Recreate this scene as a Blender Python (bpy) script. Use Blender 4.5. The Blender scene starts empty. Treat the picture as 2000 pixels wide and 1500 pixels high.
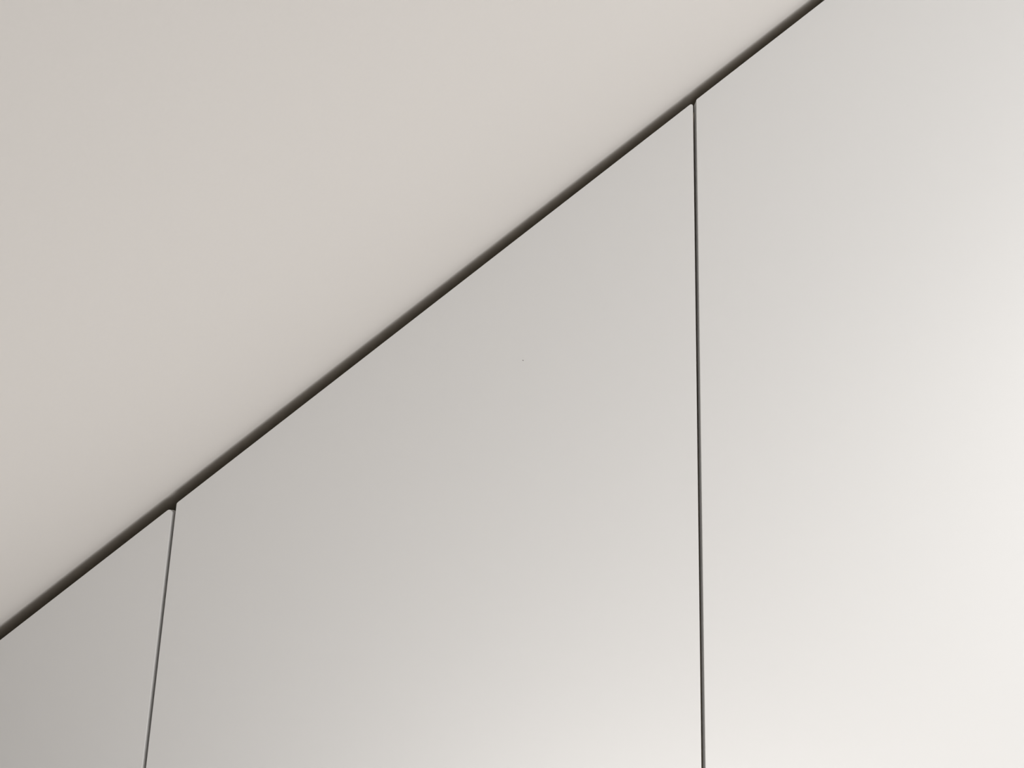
import bpy, bmesh, math
from mathutils import Matrix, Vector

# ---------------------------------------------------------------- camera
F_PX, W, H = 1550.0, 2000, 1500
K = 0.65                            # one photograph pixel covers about 0.65 mm of the cabinet fronts
CAM = Vector((0.0, -1.55 * K, 1.55))    # cabinet fronts stand in the plane y = 0
S = bpy.context.scene
u = Vector((262.0, 7660.0, -F_PX)).normalized()        # world up seen in camera axes
fwd = Vector((0, 0, -1))
yv = (fwd - fwd.dot(u) * u).normalized()               # world +Y (into the wall)
xv = yv.cross(u).normalized()
R = Matrix((xv, yv, u))                                # camera axes -> world
cam = bpy.data.cameras.new('camera')
cam.sensor_fit = 'HORIZONTAL'; cam.sensor_width = 36.0
cam.lens = 36.0 * F_PX / W
cam.clip_start = 0.02
co = bpy.data.objects.new('camera', cam)
co.matrix_world = Matrix.Translation(CAM) @ R.to_4x4()
S.collection.objects.link(co); S.camera = co

# ---------------------------------------------------------------- world, lights, exposure
world = bpy.data.worlds.new('room_light'); S.world = world
world.use_nodes = True
bg = world.node_tree.nodes['Background']
bg.inputs[0].default_value = (1.0, 0.93, 0.86, 1); bg.inputs[1].default_value = 0.03

def area(name, loc, target, sx, sy, power, col):
    l = bpy.data.lights.new(name, 'AREA'); l.shape = 'RECTANGLE'
    l.size = sx; l.size_y = sy; l.energy = power; l.color = col
    o = bpy.data.objects.new(name, l); o.location = loc
    o.rotation_euler = (Vector(target) - Vector(loc)).to_track_quat('-Z', 'Y').to_euler()
    S.collection.objects.link(o); return o
LIGHTS = [('window_light', (1.5, -1.0, 1.7), (0.75, 0, 2.2), 1.15, 1.15, 16.3, (1.0, 1.0, 0.995)),
          ('upper_right_fill', (1.6, -0.7, 2.1), (0.8, 0, 2.6), 0.8, 0.8, 3.2, (1.0, 1.0, 0.995)),  # added fill, no window here; lifts the upper right of the doors
          ('rear_fill', (1.5, -3.8, 1.0), (0.75, 0, 1.5), 1.2, 1.2, 13.0, (1.0, 0.95, 0.91)),  # added frontal fill, no lamp there; softens the dark band under the ceiling
          ('low_fill', (0.3, -0.7, 0.7), (0.15, 0, 1.2), 0.8, 0.6, 8.7, (1.0, 0.985, 0.965))]  # added unseen fill below the camera, brightens the lower middle of the doors
for l in LIGHTS: area(*l)

S.view_settings.view_transform = 'Standard'; S.view_settings.look = 'None'
S.view_settings.gamma = 1.0; S.view_settings.use_curve_mapping = False
S.view_settings.exposure = 0.0

# ---------------------------------------------------------------- materials
def mat(name, col, rough, grain=0.0, bump=0.0, scale=400, coat=0.0, spec=0.5, croug=0.3):
    m = bpy.data.materials.new(name); m.use_nodes = True
    nt = m.node_tree; b = nt.nodes['Principled BSDF']
    b.inputs['Roughness'].default_value = rough
    b.inputs['Specular IOR Level'].default_value = spec
    b.inputs['Coat Weight'].default_value = coat
    b.inputs['Coat Roughness'].default_value = croug
    tc = nt.nodes.new('ShaderNodeTexCoord')
    n = nt.nodes.new('ShaderNodeTexNoise'); n.inputs['Scale'].default_value = scale
    n.inputs['Detail'].default_value = 3
    nt.links.new(tc.outputs['Object'], n.inputs['Vector'])
    r = nt.nodes.new('ShaderNodeMapRange')
    r.inputs['To Min'].default_value = 1 - grain; r.inputs['To Max'].default_value = 1 + grain
    nt.links.new(n.outputs['Fac'], r.inputs['Value'])
    v = nt.nodes.new('ShaderNodeVectorMath'); v.operation = 'SCALE'
    v.inputs[0].default_value = col
    nt.links.new(r.outputs[0], v.inputs['Scale'])
    nt.links.new(v.outputs[0], b.inputs['Base Color'])
    if bump:
        bp = nt.nodes.new('ShaderNodeBump'); bp.inputs['Strength'].default_value = bump
        bp.inputs['Distance'].default_value = 0.0003
        nt.links.new(n.outputs['Fac'], bp.inputs['Height'])
        nt.links.new(bp.outputs[0], b.inputs['Normal'])
    return m
M_WALL = mat('matt_wall_paint', (0.624, 0.595, 0.567), 0.9, 0.012, 0.10, 350, spec=0.1)
M_PANEL = mat('satin_panel_lacquer', (0.665, 0.655, 0.643), 0.48, 0.004, 0.0, 500, spec=0.5)
M_BODY = mat('cabinet_body_board', (0.72, 0.66, 0.53), 0.7)
M_FLOOR = mat('grey_floor', (0.13, 0.115, 0.10), 0.7, 0.05, 0.1, 60)
M_SPECK = mat('speck_dirt', (0.16, 0.15, 0.135), 0.8)

# ---------------------------------------------------------------- helpers
def ray(px, py, y=0.0):
    """point of the plane at this y that the photograph shows at (px, py); used once to take measures"""
    d = R @ Vector((px - W/2, H/2 - py, -F_PX))
    return CAM + d * ((y - CAM.y) / d.y)

def link(name, bm, m, parent=None):
    bmesh.ops.recalc_face_normals(bm, faces=bm.faces[:])
    me = bpy.data.meshes.new(name); bm.to_mesh(me); bm.free()
    me.materials.append(m)
    o = bpy.data.objects.new(name, me); S.collection.objects.link(o)
    if parent: o.parent = parent
    return o

def slab(x0, x1, y0, y1, z0, z1):
    bm = bmesh.new(); bmesh.ops.create_cube(bm, size=1)
    for v in bm.verts:
        v.co = Vector(((x0+x1)/2 + v.co.x*(x1-x0), (y0+y1)/2 + v.co.y*(y1-y0), (z0+z1)/2 + v.co.z*(z1-z0)))
    return bm

# ---------------------------------------------------------------- measures taken off the photograph
A = ray(0, 1250.2); B = ray(1610.5, 0)
slope = (B.z - A.z) / (B.x - A.x)
SL = math.hypot(1, slope)
def top(x): return A.z + slope * (x - A.x)
L0 = (ray(334.5, 1010).x + ray(279.0, 1490).x) / 2      # the two joints: edges either side
L1 = (ray(341.5, 1010).x + ray(286.0, 1490).x) / 2
R0 = (ray(1354.6, 230).x + ray(1369.0, 1480).x) / 2
R1 = (ray(1360.8, 230).x + ray(1377.0, 1480).x) / 2
XL, XR = L0 - 1.30, R1 + 1.50
GAP = 0.0172                                            # between cabinet fronts and the sloping ceiling
THICK, EDGE, BOARD = 0.0135, 0.0004, 0.016

def prism(bm, poly, y0, y1):
    a = [bm.verts.new((x, y0, z)) for x, z in poly]; b = [bm.verts.new((x, y1, z)) for x, z in poly]
    n = len(a)
    bm.faces.new(a); bm.faces.new(b[::-1])
    for i in range(n): bm.faces.new((a[i], a[(i+1) % n], b[(i+1) % n], b[i]))

# ---------------------------------------------------------------- structure
def struct(name, bm, m, label):
    o = link(name, bm, m); o['kind'] = 'structure'; o['label'] = label; return o
xa, xb = A.x - (A.z + GAP*SL) / slope, 3.2              # the slope meets the floor at xa
bm = bmesh.new()
prism(bm, [(xa, 0), (xb, top(xb)+GAP*SL), (xb, top(xb)+GAP*SL+0.2), (xa, 0.2)], -4.0, 0.62)
struct('ceiling', bm, M_WALL, 'smooth pale sloping ceiling running down to the left above the cabinets')
struct('floor', slab(xa-0.1, xb, -4.0, 0.62, -0.1, 0), M_FLOOR, 'plain floor at the foot of the cabinets')
bm = bmesh.new()
prism(bm, [(xa-.05, 0), (xb, 0), (xb, top(xb)), (xa+.4, top(xa+.4))], 0.59, 0.70)
struct('wall_back', bm, M_WALL, 'plain wall behind the cabinets')

# ---------------------------------------------------------------- fitted cabinets
def rounded(pts, rads, seg=8):
    out = []
    n = len(pts)
    for i in range(n):
        p = Vector(pts[i]); a = (Vector(pts[i-1]) - p).normalized(); b = (Vector(pts[(i+1) % n]) - p).normalized()
        r = rads[i]; half = math.acos(max(-1, min(1, a.dot(b)))) / 2
        t = r / math.tan(half)
        c = p + (a + b).normalized() * (r / math.sin(half))
        s, e = p + a*t - c, p + b*t - c
        a0 = math.atan2(s.y, s.x); da = math.atan2(e.y, e.x) - a0
        while da > math.pi: da -= 2*math.pi
        while da < -math.pi: da += 2*math.pi
        for k in range(seg+1):
            g = a0 + da*k/seg
            out.append((c.x + r*math.cos(g), c.y + r*math.sin(g)))
    return out

def outline(x0, x1, zb, s):
    return [(x0+s, zb+s), (x1-s, zb+s), (x1-s, top(x1-s)-s*SL), (x0+s, top(x0+s)-s*SL)]

def cabinet(x0, x1, ax0, ax1, label, rl, rr):
    """x0..x1: the door; ax0..ax1: the body behind it"""
    root = bpy.data.objects.new('fitted_cabinet', None); S.collection.objects.link(root)
    root.location = ((x0+x1)/2, 0.02, 0); off = Vector(root.location)
    root.empty_display_size = 0.1
    root['label'] = label; root['category'] = 'cabinet'; root['group'] = 'fitted cabinets under the slope'
    # door: a rounded trapezoid with a fine eased front edge
    bm = bmesh.new()
    def loop(inset, y):
        q = rounded(outline(x0, x1, 0.05, inset), [0.002, 0.002, max(rr-inset, .0005), max(rl-inset, .0005)])
        return [bm.verts.new((a-off.x, y-off.y, b)) for a, b in q]
    rings = [loop(EDGE, 0), loop(EDGE*0.29, EDGE*0.29), loop(0, EDGE), loop(0, THICK)]
    bm.faces.new(rings[0]); bm.faces.new(rings[-1][::-1])
    for p, q in zip(rings, rings[1:]):
        for i in range(len(p)):
            j = (i+1) % len(p); bm.faces.new((p[i], p[j], q[j], q[i]))
    door = link('door', bm, M_PANEL, root)
    # body: sides, bottom and sloping top as one ring of boards, with a back
    bm = bmesh.new()
    y0, y1 = THICK + 0.001, 0.58
    drop = 0.004
    def ring(s, y):
        q = [(ax0+s, s), (ax1-s, s), (ax1-s, top(ax1-s)-(drop+s)*SL), (ax0+s, top(ax0+s)-(drop+s)*SL)]
        return [bm.verts.new((a-off.x, y-off.y, b)) for a, b in q]
    o0, i0, o1, i1 = ring(0, y0), ring(BOARD, y0), ring(0, y1), ring(BOARD, y1-0.01)
    for i in range(4):
        j = (i+1) % 4
        bm.faces.new((o0[i], o0[j], i0[j], i0[i])); bm.faces.new((o0[j], o0[i], o1[i], o1[j]))
        bm.faces.new((i0[i], i0[j], i1[j], i1[i]))
    bm.faces.new(o1[::-1]); bm.faces.new(i1)
    link('body', bm, M_BODY, root)
    return root, door, off
LM, RM = (L0+L1)/2, (R0+R1)/2
cabinet(XL, L0, XL, LM-0.0040, 'low shaded white cabinet at the left, below and left of the short leaning joint', 0.003, 0.0038)
_, door, off = cabinet(L1, R0, LM+0.0040, RM-0.0040, 'wide middle white cabinet between the two narrow joints, tiny dark speck on its door', 0.0045, 0.0026)
cabinet(R1, XR, RM+0.0055, XR, 'tall brightly lit white cabinet at the right, beside the long upright joint', 0.0042, 0.003)

# ---------------------------------------------------------------- tiny speck on the middle door
p = ray(1021.5, 703.8)
bm = bmesh.new()
bmesh.ops.create_icosphere(bm, subdivisions=2, radius=0.5)
for v in bm.verts:
    x, y, z = v.co
    v.co = Vector((x*0.0030 + z*0.0002, y*0.0006, z*0.0017 - x*0.0012)) * K
sp = link('paint_speck', bm, M_SPECK, door)
sp.location = p - off
sp['label'] = 'tiny dark speck'
